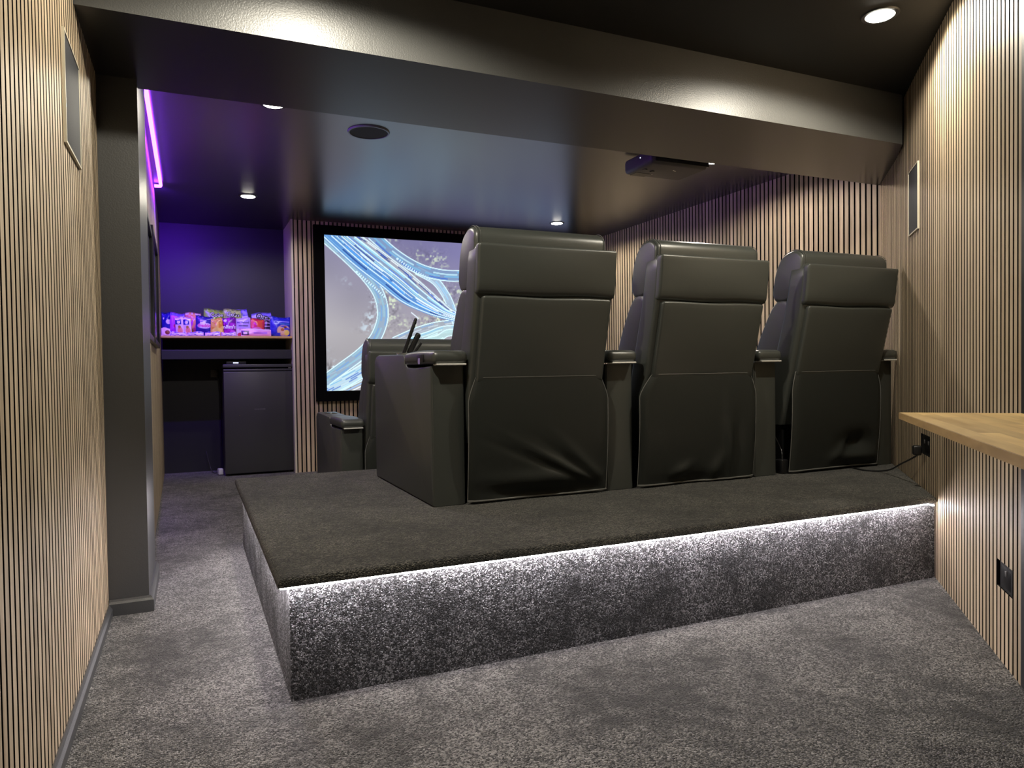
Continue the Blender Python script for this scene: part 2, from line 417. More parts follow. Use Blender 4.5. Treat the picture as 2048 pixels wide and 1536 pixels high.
def recliner(loc, label, kind, arms, sh0, sh1, sk0, sk1, scale=(1, 1, 1), control=False, group=None, skt=(.06, .055)):
    """arms=[(x,width)..]; sh0..sh1 back shell; sk0..sk1 foot of the loose skirt. Origin: back left foot of the left arm."""
    t = empty('recliner', loc, label, 'recliner', group); t.scale = scale
    for i, (x, w) in enumerate(arms): arm(t, x, w, control and i == 0)
    # frame under the seat
    link('base_frame', box(sh0+.02, sh1-.02, .06, .92, .012, .30), M['plastic'], t)
    link('seat_cushion', rbox(sh0-.005, sh1+.005, .14, .97, .27, .46, .05, 4, (4, 5, 0), lambda x, y, z: (x, y, z+.02*math.sin((y-.14)/.83*pi)*(z > .4))), M['leather'], t, 60)
    link('footrest', rbox(sh0, sh1, .94, 1.02, .05, .42, .03, 3), M['leather'], t, 60)
    # back shell: lofted rounded rectangles leaning towards the aisle
    rings = []; r = .022
    for z in (.26, .35, .45, .55, .65, .75, .85, .95, 1.03, 1.075, 1.09, 1.098, 1.101):
        k = 0 if z < 1.07 else (z-1.07)*.45
        y0 = yb(z)+.004+k; y1 = yb(z)+(.145-.05*max(0, z-.6))-k; q = []
        for cx, cy, a0 in ((sh1-r-k, y0+r, -pi/2), (sh1-r-k, y1-r, 0), (sh0+r+k, y1-r, pi/2), (sh0+r+k, y0+r, pi)):
            for j in range(5): q.append((cx+r*math.cos(a0+j*pi/8), cy+r*math.sin(a0+j*pi/8), z))
        rings.append(q)
    shell = link('back_shell', loft(rings), M['leather'], t, 40)
    bmn = bmesh.new()
    for dx in (.030, .026):
        stitch(bmn, [(sh0+.004, yb(z)+dx+.004, z) for z in np.linspace(.6, 1.08, 16)], .0009)
    link('seam', bmn, M['thread'], shell)
    # upper back panel, wraps the whole width and hangs over the middle panel
    def wp(x, y, z):
        u = (x-sh0)/(sh1-sh0); v = (z-.885)/.21
        d = -.009*math.sin(min(1, max(0, u))*pi)*math.sin(min(1, max(0, v))*pi)+(.010-.002*math.sin(u*11))*math.exp(-(v/.09)**2)
        return (x, y+yb(z)+(d if y < .01 else 0), z+.004*math.sin(u*9+1)*math.exp(-(v/.2)**2))
    up = link('upper_back_panel', rbox(sh0+.002, sh1-.001, -.014, .03, .888, 1.100, .012, 4, (12, 0, 8), wp), M['leather'], t, 60)
    def wm(x, y, z):
        u = (x-sh0)/(sh1-sh0); v = (z-.55)/.33
        d = -.006*math.sin(min(1, max(0, u))*pi)*math.sin(min(1, max(0, v))*pi)
        return (x, y+yb(z)+(d if y < .01 else 0), z+.002*math.sin(u*10)*(v > .9))
    link('middle_back_panel', rbox(sh0+.026, sh1-.022, -.019, .03, .52, .884, .012, 4, (10, 0, 8), wm), M['leather'], t, 60)
    # seat-back cushion and head pillow at the front of the shell
    def ext(profile, x0, x1, rr, n=5, crown=.0):
        c = Vector((sum(p[0] for p in profile)/len(profile), sum(p[1] for p in profile)/len(profile)))
        rings = []
        for k in range(n+1):
            a = pi/2*k/n; rings.append((x0+rr*(1-math.cos(a)), 1-.15*(1-math.sin(a))))
        rings2 = [(x1-(x-x0), s) for x, s in rings[::-1]]
        mid = [(x0+(x1-x0)*q, 1+crown*math.sin(q*pi)) for q in (.25, .5, .75)]
        out = []
        for x, s in rings+mid+rings2: out.append([(x, c.x+(y-c.x)*s, c.y+(z-c.y)*s) for y, z in profile])
        return loft(out)
    prof = catmull([(.13, .40, 0), (.02, .62, 0), (-.03, .80, 0), (-.03, .90, 0), (.03, .945, 0), (.10, .915, 0), (.17, .81, 0), (.235, .68, 0), (.28, .52, 0), (.25, .42, 0), (.13, .40, 0)], 4)[:-1]
    link('back_cushion', ext([(p.x, p.y) for p in prof], sh0+.004, sh1-.004, .03), M['leather'], t, 60)
    prof = catmull([(-.045, .95, 0), (-.095, 1.06, 0), (-.105, 1.115, 0), (-.098, 1.155, 0), (-.06, 1.180, 0), (-.01, 1.178, 0), (.045, 1.150, 0), (.085, 1.085, 0), (.106, 1.0, 0), (.108, .945, 0), (.075, .915, 0), (.01, .915, 0), (-.045, .95, 0)], 4)[:-1]
    pil = link('head_pillow', ext([(p.x, p.y) for p in prof], sh0+.004, sh1-.030, .022, 5, .012), M['leather'], t, 60)
    for xx in (sh0+.016, sh0+.030, sh1-.044):
        link('pillow_piping', tube([(xx, p.x*1.0+(.0022 if p.x > 0 else -.0022), p.y+(.0022 if p.y > 1.05 else -.0022)) for p in prof[:24]], .0016, 5), M['thread'], pil)
    # loose skirt hanging from the foot of the back
    nu, nv = 56, 48; zt, zb_ = .545, .012
    bm = bmesh.new(); G = []
    def sk(u, v):
        inset = max(0, 1-v/.20)**1.35
        xa = sk0+(skt[0]+sh0-sk0 if False else 0)
        left = sk0+(sh0+skt[0]*.0+.045-sk0)*inset; right = sk1-(sk1-(sh1-.030))*inset
        left = sk0+((sh0+.026)-sk0)*inset
        x = left+(right-left)*u; z = zt+(zb_-zt)*v
        z += .010*v*math.sin(u*pi)*(-1 if kind != 2 else .6)*.4
        y = (yb(zt)-.016)*(1-v)+(-.020)*v-.012*math.sin(v*pi)
        edge = min(1, min(u, 1-u)/.06)
        y -= 1.35*wrinkle(kind, u, v)*edge*(.25+.75*min(1, v*1.6))
        y += .012*(1-edge)**2
        return (x, y, z)
    for i in range(nu+1): G.append([bm.verts.new(sk(i/nu, j/nv)) for j in range(nv+1)])
    for i in range(nu):
        for j in range(nv): bm.faces.new((G[i][j], G[i+1][j], G[i+1][j+1], G[i][j+1]))
    gm = bm.faces[:]
    bmesh.ops.solidify(bm, geom=gm, thickness=-.004)
    skirt = link('back_skirt', bm, M['leather'], t, 60)
    path = [sk(0, 1-j/nv) for j in range(nv+1)]+[sk(i/nu, 0) for i in range(1, nu+1)]+[sk(1, j/nv) for j in range(1, nv+1)]
    pp = link('skirt_piping', tube([(x, y-.002, z) for x, y, z in path], .0022, 6), M['piping'], skirt, 60)
    link('skirt_hem', tube([(x, y-.002, z+.004) for x, y, z in [sk(i/nu, 1) for i in range(nu+1)]], .0042, 6), M['piping'], skirt, 60)
    return t

K = .983
def kk(x, y=2.889, z=.35): return (x*K, y*K, .93+(z-.93)*K)
recliner(kk(.919), 'black leather recliner nearest the aisle in the back row, remotes standing in its left arm', 0, [(0, .151)], .164, .832, .154, .842, (K, K, K), True)
recliner(kk(1.770), 'black leather recliner in the middle of the back row of three', 1, [(0, .150)], .214, .868, .166, .874, (K, K, K))
recliner(kk(2.662), 'black leather recliner beside the slatted diagonal wall, deep dent low in its back skirt', 2, [(0, .155), (.902, .128)], .231, .896, .231, .892, (K, K, K))
recliner((.846, 4.50, 0), 'black leather recliner in the front row on the floor, half hidden behind the back row', 0, [(0, .150), (.846, .150)], .164, .832, .154, .842, (.92, .95, .955))

# remotes in the cup holder of the aisle-side arm
def remote(name, foot, head, w, t, label, lumps=0):
    f = Vector(foot); h = Vector(head); L = (h-f).length
    o = empty(name, foot, label, 'remote control', 'remotes in the cup holder')
    z = (h-f).normalized(); x = Vector((.25, 1, 0)); x = (x-z*x.dot(z)).normalized(); y = z.cross(x)
    o.rotation_euler = Matrix((x, y, z)).transposed().to_euler()
    link('remote_body', rbox(-w/2, w/2, -t/2, t/2, 0, L, min(t, w)*.3, 3), M['plastic'], o, 40)
    bm = bmesh.new()
    for r in range(int(L/.022)-1):
        for c in (-1, 0, 1): add_box(bm, c*w*.27-.004, c*w*.27+.004, -t/2-.0012, -t/2+.001, .025+r*.022, .035+r*.022)
    link('buttons', bm, M['plastic_grey'], o)
    return o
remote('remote_control', (.962, 3.450, 1.0125), (1.022, 3.43, 1.185), .046, .016, 'tallest black remote standing in the arm cup holder, thin grey edge')
remote('remote_control', (.990, 3.455, 1.0125), (1.037, 3.435, 1.112), .042, .026, 'thick black remote with rounded end between two slimmer ones')
remote('remote_control', (1.014, 3.450, 1.0125), (1.050, 3.435, 1.068), .036, .012, 'shortest slim black remote nearest the back cushion')

# ------------------------------------------------------------------ projection screen
sc = empty('projection_screen', (2.45, 6.84, 1.475), 'large wall-mounted screen showing an aerial view of motorways in blue light trails', 'screen')
X0, Z0, SW, SH = 1.160, .747, 2.583, 1.453
bm = bmesh.new()
for b_ in ((X0-.095, X0, Z0-.095, Z0+SH+.085), (X0+SW, X0+SW+.095, Z0-.095, Z0+SH+.085), (X0, X0+SW, Z0-.095, Z0), (X0, X0+SW, Z0+SH, Z0+SH+.085)):
    add_box(bm, b_[0]-2.45, b_[1]-2.45, -.040, .008, b_[2]-1.475, b_[3]-1.475)
f = link('frame', bm, M['velvet'], sc); f['label'] = 'black velvet border'

def cm(pts, n=24):
    P = np.array(pts, float); Q = np.vstack([2*P[0]-P[1], P, 2*P[-1]-P[-2]]); out = []
    for i in range(1, len(Q)-2):
        t = np.linspace(0, 1, n, endpoint=False)[:, None]; a, b, c, d = Q[i-1:i+3]
        out.append(.5*((2*b)+(c-a)*t+(2*a-5*b+4*c-d)*t*t+(3*b-a-3*c+d)*t**3))
    return np.vstack(out+[P[-1:]])
def resample(P, n):
    s = np.r_[0, np.cumsum(np.hypot(*np.diff(P, axis=0).T))]; q = np.linspace(0, s[-1], n)
    return np.c_[np.interp(q, s, P[:, 0]), np.interp(q, s, P[:, 1])]
def vnoise(u, v, s, seed):
    g = np.random.default_rng(seed).random((96, 96)); x = u*s; y = v*s; i = np.floor(x).astype(int); j = np.floor(y).astype(int)
    fx = x-i; fy = y-j; fx = fx*fx*(3-2*fx); fy = fy*fy*(3-2*fy); G = lambda a, b: g[a % 96, b % 96]
    return (G(i, j)*(1-fx)+G(i+1, j)*fx)*(1-fy)+(G(i, j+1)*(1-fx)+G(i+1, j+1)*fx)*fy

NU, NV = 500, 282
uu, vv = np.meshgrid(np.linspace(0, 1, NU), np.linspace(0, 1, NV), indexing='ij')
asp = SW/SH
img = np.empty((NU, NV, 3)); lilac = np.array((.34, .325, .35)); warm = np.array((.32, .295, .285)); viol = np.array((.17, .16, .31))
a = np.clip(vv*1.3-.55+uu*.7, 0, 1)[..., None]; b = np.clip(uu*2.2-.3, 0, 1)[..., None]
img[:] = (lilac*(1-b)+warm*b)*(1-a)+viol*a
img *= (.88+.24*vnoise(uu*asp, vv, 5, 3))[..., None]
def dist(P):
    D = np.full(uu.shape, 9.); T = np.zeros(uu.shape); S = np.r_[0, np.cumsum(np.hypot(np.diff(P[:, 0])*asp, np.diff(P[:, 1])))]
    for k in range(len(P)-1):
        ax, ay = P[k, 0]*asp, P[k, 1]; bx, by = P[k+1, 0]*asp, P[k+1, 1]; dx, dy = bx-ax, by-ay; l2 = dx*dx+dy*dy+1e-12
        t = np.clip(((uu*asp-ax)*dx+(vv-ay)*dy)/l2, 0, 1); d = np.hypot(uu*asp-ax-t*dx, vv-ay-t*dy)
        m = d < D; D[m] = d[m]; T[m] = (S[k]+t*math.sqrt(l2))[m]
    return D, T
loopc = cm([(.0014, .9935), (.0977, .8437), (.1648, .7197), (.2009, .6159), (.2115, .5017), (.1988, .4031), (.17, .3128), (.1232, .2315), (.0682, .1596), (.0006, .0733)], 7)
Lc = cm([(-.003, .993), (.102, .828), (.2017, .6977), (.2857, .5871), (.3822, .5158), (.4667, .4762), (.60, .43), (.78, .30), (1.02, .10)], 8)
Uc = cm([(.1401, 1.0009), (.2317, .8882), (.3164, .7797), (.3935, .6678), (.4426, .5943), (.4926, .5282), (.62, .46), (.80, .36), (1.02, .20)], 8)
R2 = cm([(.1769, 1.02), (.2601, .899), (.3458, .8153), (.4243, .7793), (.5152, .7732), (.7, .80), (1.02, .9)], 7)
R3 = cm([(.3457, .7986), (.414, .7364), (.4532, .6542), (.4777, .5703), (.50, .45)], 7)
R4 = cm([(.2545, .3174), (.3369, .3805), (.411, .4197), (.4765, .4381), (.7, .50), (1.02, .52)], 6)
R4b = cm([(.27, .27), (.312, .3177), (.3858, .3644), (.4762, .4082), (.7, .40)], 6)
R4c = cm([(.33, .26), (.3755, .318), (.4253, .3395), (.476, .3826), (.6, .36)], 6)
BL1 = cm([(-.01, .0574), (.0678, .1194), (.1458, .1988), (.24, .29)], 6)
BL2 = cm([(-.02, -.01), (.0763, .0708), (.1546, .1498), (.26, .26)], 6)
# trees: broken pale speckle beside the roads
dl, _ = dist(loopc); dL, _ = dist(Lc); d4, _ = dist(R4); d2, _ = dist(R2)
sp = vnoise(uu*asp, vv, 90, 5)*.5+vnoise(uu*asp, vv, 42, 6)*.5
band = np.exp(-((dl-.075)/.045)**2)*.8+np.exp(-((dL-.10)/.05)**2)*.8*(uu > .2)+np.exp(-((d4-.05)/.05)**2)+np.exp(-((d2-.1)/.05)**2)*.7+np.exp(-((vv+uu*1.5-.12)/.10)**2)*(uu < .09)*1.6
patch = vnoise(uu*asp, vv, 9, 8)
tree = np.clip((sp-.56)*6, 0, 1)*np.clip(band, 0, 1)*np.clip((patch-.3)*3, 0, 1)
tc_ = np.where((uu > .2)[..., None], np.array((.62, .72, .52)), np.array((.55, .68, .78)))
img = img*(1-tree[..., None]*.9)+tc_*tree[..., None]*.9
dk = np.clip((.42-sp)*5, 0, 1)*np.clip(band, 0, 1)*np.clip((patch-.3)*3, 0, 1); img *= (1-.45*dk)[..., None]
mid_ = .5*(resample(Lc, 60)+resample(Uc, 60))
def stroke(P, w, col, alpha=1., dash=None, soft=.0016):
    global img
    D, T = dist(P); k = np.clip((w-D)/soft+.5, 0, 1)*alpha
    if dash: k = k*(((T*dash[0]+dash[2]) % 1) < dash[1])
    img = img*(1-k[..., None])+np.array(col)*k[..., None]
def road(P, w, lanes, cols, edge=(.62, .86, .95), seed=1):
    rr = np.random.default_rng(seed)
    stroke(P, w, cols[0], .85)
    P = resample(P, 40); T = np.gradient(P, axis=0); T[:, 0] *= asp; Nn = np.c_[-T[:, 1], T[:, 0]]; Nn /= np.hypot(*Nn.T)[:, None]; Nn[:, 0] /= asp
    for k in range(lanes):
        o = (k+.5)/lanes*2-1; c = cols[1+rr.integers(len(cols)-1)]
        stroke(P+Nn*o*w*.86, w/lanes*.55, c, .8, (rr.uniform(3, 9), rr.uniform(.35, .8), rr.random()))
    for o in (-1, 1): stroke(P+Nn*o*w, .0032, edge, .95)
blues = [(.18, .28, .46), (.08, .28, .70), (.22, .50, .70), (.04, .13, .52), (.45, .70, .80), (.16, .42, .66)]
grey = [(.32, .36, .42), (.20, .36, .60), (.50, .58, .66), (.40, .46, .54)]
road(R4, .030, 4, grey, seed=4); road(R4b, .022, 3, [(.4, .52, .58)]+blues[2:3]+[(.55, .8, .82)], seed=5); road(R4c, .022, 3, [(.42, .6, .62), (.6, .85, .85), (.4, .6, .62)], seed=6)
for i in range(7):
    o = .012*i; stroke(BL2+np.array((.018*i-.02, -.002*i)), .004, [(.6, .85, .9), (.3, .5, .8), (.75, .85, .9), (.35, .7, .85)][i % 4], .85)
road(BL1, .030, 4, grey, seed=7); road(BL2, .040, 6, [(.45, .62, .72)]+blues[2:], seed=8)
road(loopc, .036, 4, [(.26, .36, .48), (.16, .34, .62), (.38, .54, .64), (.26, .48, .60)], seed=2)
road(R3, .026, 3, [(.34, .46, .6), (.3, .55, .78), (.45, .6, .72)], seed=3); road(R2, .036, 4, blues, seed=9)
La, Ua = resample(Lc, 70), resample(Uc, 70); D, T = None, None
n = 30
for k in range(n):                                  # the main bundle of carriageways
    q = k/(n-1); P = La*(1-q)+Ua*q
    base_c = (.10, .25, .55) if q < .45 else (.22, .29, .42) if q < .8 else (.30, .31, .38)
    stroke(P, .0085, base_c, .92)
rr = np.random.default_rng(21)
for k in range(26):
    q = rr.random()**1.2; P = La*(1-q)+Ua*q
    c = [(.05, .16, .62), (.08, .32, .80), (.32, .66, .88), (.62, .84, .94), (.8, .9, .95), (.25, .55, .8), (.02, .05, .25)][rr.integers(7)]
    stroke(P, rr.uniform(.0012, .0055), c, .85, (rr.uniform(1.2, 6), rr.uniform(.3, .9), rr.random()))
for q in (0, .22, .47, .60, .80, 1.0): stroke(La*(1-q)+Ua*q, .0030, (.68, .88, .96), .95)
stroke(np.array([(.3211, .5137), (.3475, .477), (.3277, .4388)]), .003, (.7, .8, .88)); stroke(cm([(.10, .76), (.165, .665), (.205, .60)], 5)+np.array((.016, .01)), .008, (.55, .78, .9), .9, (60, .5, 0))
stroke(cm([(.27, .87), (.33, .80), (.40, .74)], 5), .008, (.55, .75, .9), .9, (60, .5, 0))
img = np.clip(img, 0, 1)
def grid_mesh(name, P, C, material, parent):
    """P,C: (nu,nv,3) arrays -> mesh with a point colour attribute"""
    nu, nv = P.shape[:2]; me = bpy.data.meshes.new(name)
    idx = np.arange(nu*nv).reshape(nu, nv); q = np.stack([idx[:-1, :-1], idx[1:, :-1], idx[1:, 1:], idx[:-1, 1:]], -1).reshape(-1, 4)
    me.vertices.add(nu*nv); me.vertices.foreach_set('co', P.reshape(-1).astype(np.float32))
    me.loops.add(q.size); me.loops.foreach_set('vertex_index', q.reshape(-1).astype(np.int32))
    me.polygons.add(len(q)); me.polygons.foreach_set('loop_start', np.arange(0, q.size, 4, dtype=np.int32))
    me.update(calc_edges=True)
    at = me.color_attributes.new('Col', 'FLOAT_COLOR', 'POINT'); at.data.foreach_set('color', np.concatenate([C, np.ones(C.shape[:2]+(1,))], -1).reshape(-1).astype(np.float32))
    me.materials.append(material); me.polygons.foreach_set('use_smooth', [True]*len(q)); me.validate()
    o = bpy.data.objects.new(name, me); COL.objects.link(o)
    if parent: o.parent = parent
    return o
P = np.stack([X0+uu*SW-2.45, np.full_like(uu, -.012), Z0+vv*SH-1.475], -1)
grid_mesh('picture', P, img, M['screen'], sc)

# ------------------------------------------------------------------ alcove: shelf, apron, fridge, sockets
sh = tag(link('snack_shelf', rbox(-.222, .867, 6.872, 7.398, 1.238, 1.258, .003, 2), M['ply']), 'thin oak shelf across the alcove carrying the snack packets', 'shelf')
tag(link('shelf_apron', rbox(-.222, .867, 6.93, 7.398, 1.052, 1.136, .003, 2), M['paint_wall']), 'dark painted batten box below the snack shelf, above the fridge', 'batten')
fr = empty('bar_fridge', (.570, 6.92, 0), 'black bar fridge standing in the alcove below the snack shelf', 'fridge')
link('fridge_body', rbox(-.296, .296, .03, .46, .015, .965, .006, 2), M['fridge'], fr, 40)
dr = link('door', rbox(-.297, .297, 0, .032, .018, .938, .006, 3), M['fridge'], fr, 40)
link('door_cap', rbox(-.297, .297, 0, .032, .942, .962, .004, 2), M['fridge'], fr, 40)
link('fridge_top', rbox(-.300, .300, -.004, .47, .975, 1.004, .005, 3), M['fridge'], fr, 40)
lk = link('lock', disc(0, 0, 0, .004, .006, .006, 16), M['chrome'], dr); lk.location = (-.168, .001, .543); lk.rotation_euler = (pi/2, 0, 0)
bm = bmesh.new()
for k, (xx, w_, h_) in enumerate(((-.047, .004, .013), (-.033, .007, .008), (-.017, .007, .008), (-.001, .006, .009), (.013, .006, .008), (.026, .007, .010), (.037, .004, .012))):
    add_box(bm, xx+.012-w_, xx+.012+w_, -.0008, .0005, .595-h_/2, .595+h_/2)
link('badge', bm, M['text_grey'], dr)
link('hinge', rbox(.262, .285, -.003, .02, .963, .974, .002, 2), M['chrome'], fr)
for sx in (-.26, .26):
    link('foot', disc(sx, .06, 0, .018, .02, .02, 16), M['plastic'], fr)
# a small controller with blue-white leds on the fridge
ct = empty('led_controller', (.385, 6.99, 1.004), 'small black led controller with blue status lights on the fridge', 'controller')
link('case', rbox(-.085, .085, -.035, .035, 0, .030, .005, 3), M['plastic'], ct, 40)
for k, (xx, w) in enumerate(((-.022, .004), (-.010, .006), (.008, .010))):
    link('status_light', box(xx-w, xx+w, -.0365, -.034, .010, .019), M['led_status'], ct)
so_ = empty('wall_socket', (.215, 7.4, .925), 'grey power socket on the alcove wall beside the fridge', 'socket')
link('face_plate', rbox(-.036, .036, -.010, 0, -.036, .036, .004, 2), M['white_plastic'] if False else mat('socket_grey', (.10, .095, .085), .5), so_, 40)
pg = link('plug', rbox(0.006, .034, -.045, -.010, -.028, .016, .006, 3), M['plastic'], so_, 40)
link('cord', tube(catmull([(.022, -.04, -.02), (.03, -.045, -.06), (.045, -.05, -.2), (.05, -.06, -.4), (.045, -.05, -.7)], 6), .004, 6), M['plastic'], so_, 60)
pa = empty('power_adapter', (.236, 7.05, 0), 'small white power adapter on the carpet beside the fridge', 'adapter', rz=.35)
link('adapter_body', rbox(-.02, .02, -.022, .022, .004, .060, .006, 3), M['white_plastic'], pa, 40)
link('adapter_cord', tube(catmull([(0, .02, .02), (.01, .10, .01), (.0, .2, .02), (-.01, .3, .2)], 6), .003, 6), M['plastic'], pa, 60)

# ------------------------------------------------------------------ snacks
def hexc(r, g, b):
    return np.array([(c/255/12.92 if c/255 <= .04045 else ((c/255+.055)/1.055)**2.4) for c in (r, g, b)])
def bag(name, x0, x1, z0, h, y, label, paint, thick=.05, lean=.10, roll=0., group=None, cat='snack packet', taper=0., text=(), crimp=True, nn=(34, 40)):
    """pillow packet standing on the shelf; paint(u,v)->(...,3); text=[(string,size,u,v,material,roll,bold)]"""
    w = x1-x0; xc = (x0+x1)/2
    o = empty(name, (xc, y, z0), label, cat, group)
    nu, nv = nn; u, v = np.meshgrid(np.linspace(0, 1, nu), np.linspace(0, 1, nv), indexing='ij')
    seed = abs(hash_(label)) % 1000
    def th(u, v):
        if crimp: vv_ = np.clip((v-.06)/.88, 0, 1)
        else: vv_ = v
        b_ = np.clip(np.sin(np.clip(u, 0, 1)*pi), 0, 1)**.55*np.clip(np.sin(vv_*pi), 0, 1)**.55
        return thick/2*b_*(.9+.2*np.sin(u*9+seed)*np.sin(v*7+seed))
    def pos(u, v, side):
        f_ = 1-taper*(v-.5); x = (u-.5)*w*f_; z = v*h+.006*np.sin(u*5+seed)*(v > .8)
        yy = side*th(u, v)+lean*v*h*.9+.003*np.sin(u*23+seed)*(v > .93)
        return x*math.cos(roll)-z*math.sin(roll), yy, x*math.sin(roll)+z*math.cos(roll)
    C = paint(u, v)
    Pf = np.stack(np.broadcast_arrays(*pos(u, v, -1)), -1); Pb = np.stack(np.broadcast_arrays(*pos(u, v, 1)), -1)
    P2 = np.concatenate([Pf, Pb[::-1]], 0); C2 = np.concatenate([C, C[::-1]], 0)
    P2 = np.concatenate([P2, P2[:1]], 0); C2 = np.concatenate([C2, C2[:1]], 0)
    zmin = P2[..., 2].min(); P2[..., 2] -= zmin
    grid_mesh('packet', P2, C2, M['print'], o)
    for s_, size, tu, tv, m_, rl, bold in text:
        def wp(x, y_, z):
            U = tu+x/w; V = tv+z/h; a_ = pos(np.array(U), np.array(V), -1); return (float(a_[0]), float(a_[1])-.0012+y_*.3, float(a_[2])-zmin)
        link('print', text_bm(s_, size, .0004, wp, Matrix.Rotation(-rl, 4, 'Y') @ STAND, bold), m_, o)
    return o
def hash_(s):
    h = 0
    for c in s: h = (h*31+ord(c)) % 1000003
    return h
def solid(c): return lambda u, v: np.broadcast_to(c, u.shape+(3,)).copy()
def painter(base, *layers):
    """layers: (mask function(u,v)->0..1, colour)"""
    def f(u, v):
        C = np.broadcast_to(base, u.shape+(3,)).copy()
        for m, c in layers:
            k = np.clip(m(u, v), 0, 1)[..., None]; C = C*(1-k)+c*k
        return C
    return f
blob = lambda cu, cv, ru, rv: (lambda u, v: (1-((u-cu)/ru)**2-((v-cv)/rv)**2)*4)
rect = lambda a, b, c, d: (lambda u, v: ((u > a)*(u < b)*(v > c)*(v < d)).astype(float))
speck = lambda s, t, seed: (lambda u, v: (vnoise(u, v, s, seed)-t)*8)
WHITE = hexc(235, 225, 240); NAVY = hexc(26, 22, 150); VIO = hexc(120, 90, 215); PINK = hexc(235, 120, 215)
zs = 1.259
G1 = 'snack packets in the back row on the shelf'; G2 = 'snack packets in the front row on the shelf'
yb1, yf1 = 7.20, 7.03
bag('chocolate_bag', -.222, -.140, zs, .225, yb1, 'deep blue snack bag at the far left end of the shelf', painter(NAVY, (blob(.7, .62, .3, .10), WHITE), (blob(.2, .75, .07, .04), WHITE)), group=G1)
bag('sweet_bag', -.158, -.040, zs, .215, yb1-.03, 'pink and purple striped bag beside the deep blue bag', painter(hexc(205, 70, 215), (lambda u, v: np.sin(u*22+v*6), hexc(235, 130, 225)), (rect(0, 1, .86, 1), VIO), (blob(.55, .45, .32, .12), hexc(220, 40, 120))), roll=-.04, group=G1)
bag('corn_chip_bag', -.028, .105, zs, .222, yb1-.02, 'orange and pink bag behind the two small blue-topped sachets', painter(hexc(225, 110, 120), (blob(.6, .58, .34, .2), hexc(190, 50, 190)), (rect(0, 1, .9, 1), hexc(245, 225, 225)), (speck(9, .55, 3), hexc(240, 160, 110))), group=G1)
green = painter(hexc(150, 195, 60), (speck(14, .60, 7), hexc(120, 150, 50)), (rect(0, 1, .0, .45), hexc(215, 215, 150)))
bag('popcorn_bag', .118, .300, zs, .255, yb1, 'left of the two green popcorn bags, slightly darker', green, roll=-.05, group=G1, text=[('Cobs', .052, .60, .80, M['text_black'], .10, .005), ('Cobs', .052, .60, .802, M['text_white'], .10, .0)])
green2 = painter(hexc(190, 215, 110), (speck(12, .62, 17), hexc(150, 170, 80)), (rect(0, 1, .0, .45), hexc(225, 222, 180)))
bag('popcorn_bag', .303, .452, zs, .262, yb1-.01, 'right of the two green popcorn bags, paler and more yellow', green2, roll=.02, group=G1, text=[('Cobs', .052, .54, .80, M['text_black'], -.05, .005), ('Cobs', .052, .54, .802, M['text_white'], -.05, .0)])
bag('crisp_bag', .448, .560, zs, .262, yb1+.05, 'tilted violet bag with a pointed corner beside the green bags', painter(hexc(120, 100, 225), (speck(6, .6, 23), hexc(180, 165, 245)), (rect(.5, .95, .68, .74), WHITE)), roll=.22, group=G1)
bag('crisp_bag', .565, .745, zs, .225, yb1, 'lilac bag with white slanted lettering, right end of the back row', painter(hexc(140, 125, 235), (speck(6, .6, 29), hexc(95, 75, 190)), (rect(.0, .3, .3, .9), hexc(185, 175, 245))), roll=.12, group=G1, text=[('Oreo', .060, .62, .80, M['text_black'], -.18, .008), ('Oreo', .056, .62, .802, M['text_white'], -.18, 0)])
bag('biscuit_box', -.220, -.150, zs, .070, 6.97, 'pale pink pack with a brown blob at the left shelf end', painter(hexc(240, 200, 235), (blob(.7, .45, .3, .3), hexc(130, 50, 50))), .03, .25, group=G2)
sachet = painter(hexc(235, 205, 240), (rect(0, .75, .60, .86), NAVY), (blob(.4, .72, .2, .09), WHITE), (blob(.55, .28, .35, .22), hexc(235, 140, 130)), (blob(.5, .48, .2, .08), hexc(180, 130, 60)))
bag('sachet', -.104, -.038, zs, .172, yf1, 'left of two matching small sachets with blue square tops', sachet, .03, .1, roll=.05, group=G2)
bag('sachet', -.038, .026, zs, .168, yf1, 'right of two matching small sachets with blue square tops', sachet, .03, .1, roll=.06, group=G2)
bag('chocolate_bag', .055, .194, zs, .182, yf1, 'navy bag with pink and white lettering in the front row', painter(hexc(44, 20, 140), (blob(.52, .52, .44, .15), WHITE), (rect(.25, .62, .72, .80), hexc(170, 160, 240)), (blob(.8, .15, .15, .1), VIO)), roll=-.02, group=G2,
    text=[('milk', .026, .42, .67, M['text_white'], 0, .002), ('freddo', .040, .53, .52, M['text_pink'], 0, .002)])
bag('sweet_bag', .180, .284, zs, .160, yf1-.045, 'golden yellow bag between the navy bag and the purple bag', painter(hexc(236, 190, 96), (speck(7, .55, 31), hexc(225, 150, 50)), (rect(.1, .9, .78, .82), hexc(180, 120, 40)), (rect(.1, .9, .86, .89), hexc(180, 120, 40)), (blob(.5, .3, .4, .2), hexc(250, 225, 110))), roll=.02, taper=.22, group=G2)
bag('sweet_bag', .273, .393, zs, .172, yf1-.01, 'purple bag with white rounded lettering in the middle front', painter(hexc(120, 10, 140), (speck(6, .58, 37), hexc(190, 40, 200)), (blob(.25, .85, .12, .09), WHITE), (blob(.75, .22, .2, .12), hexc(220, 80, 220))), group=G2, text=[("m&m's", .045, .49, .50, M['text_white'], 0, .002)])
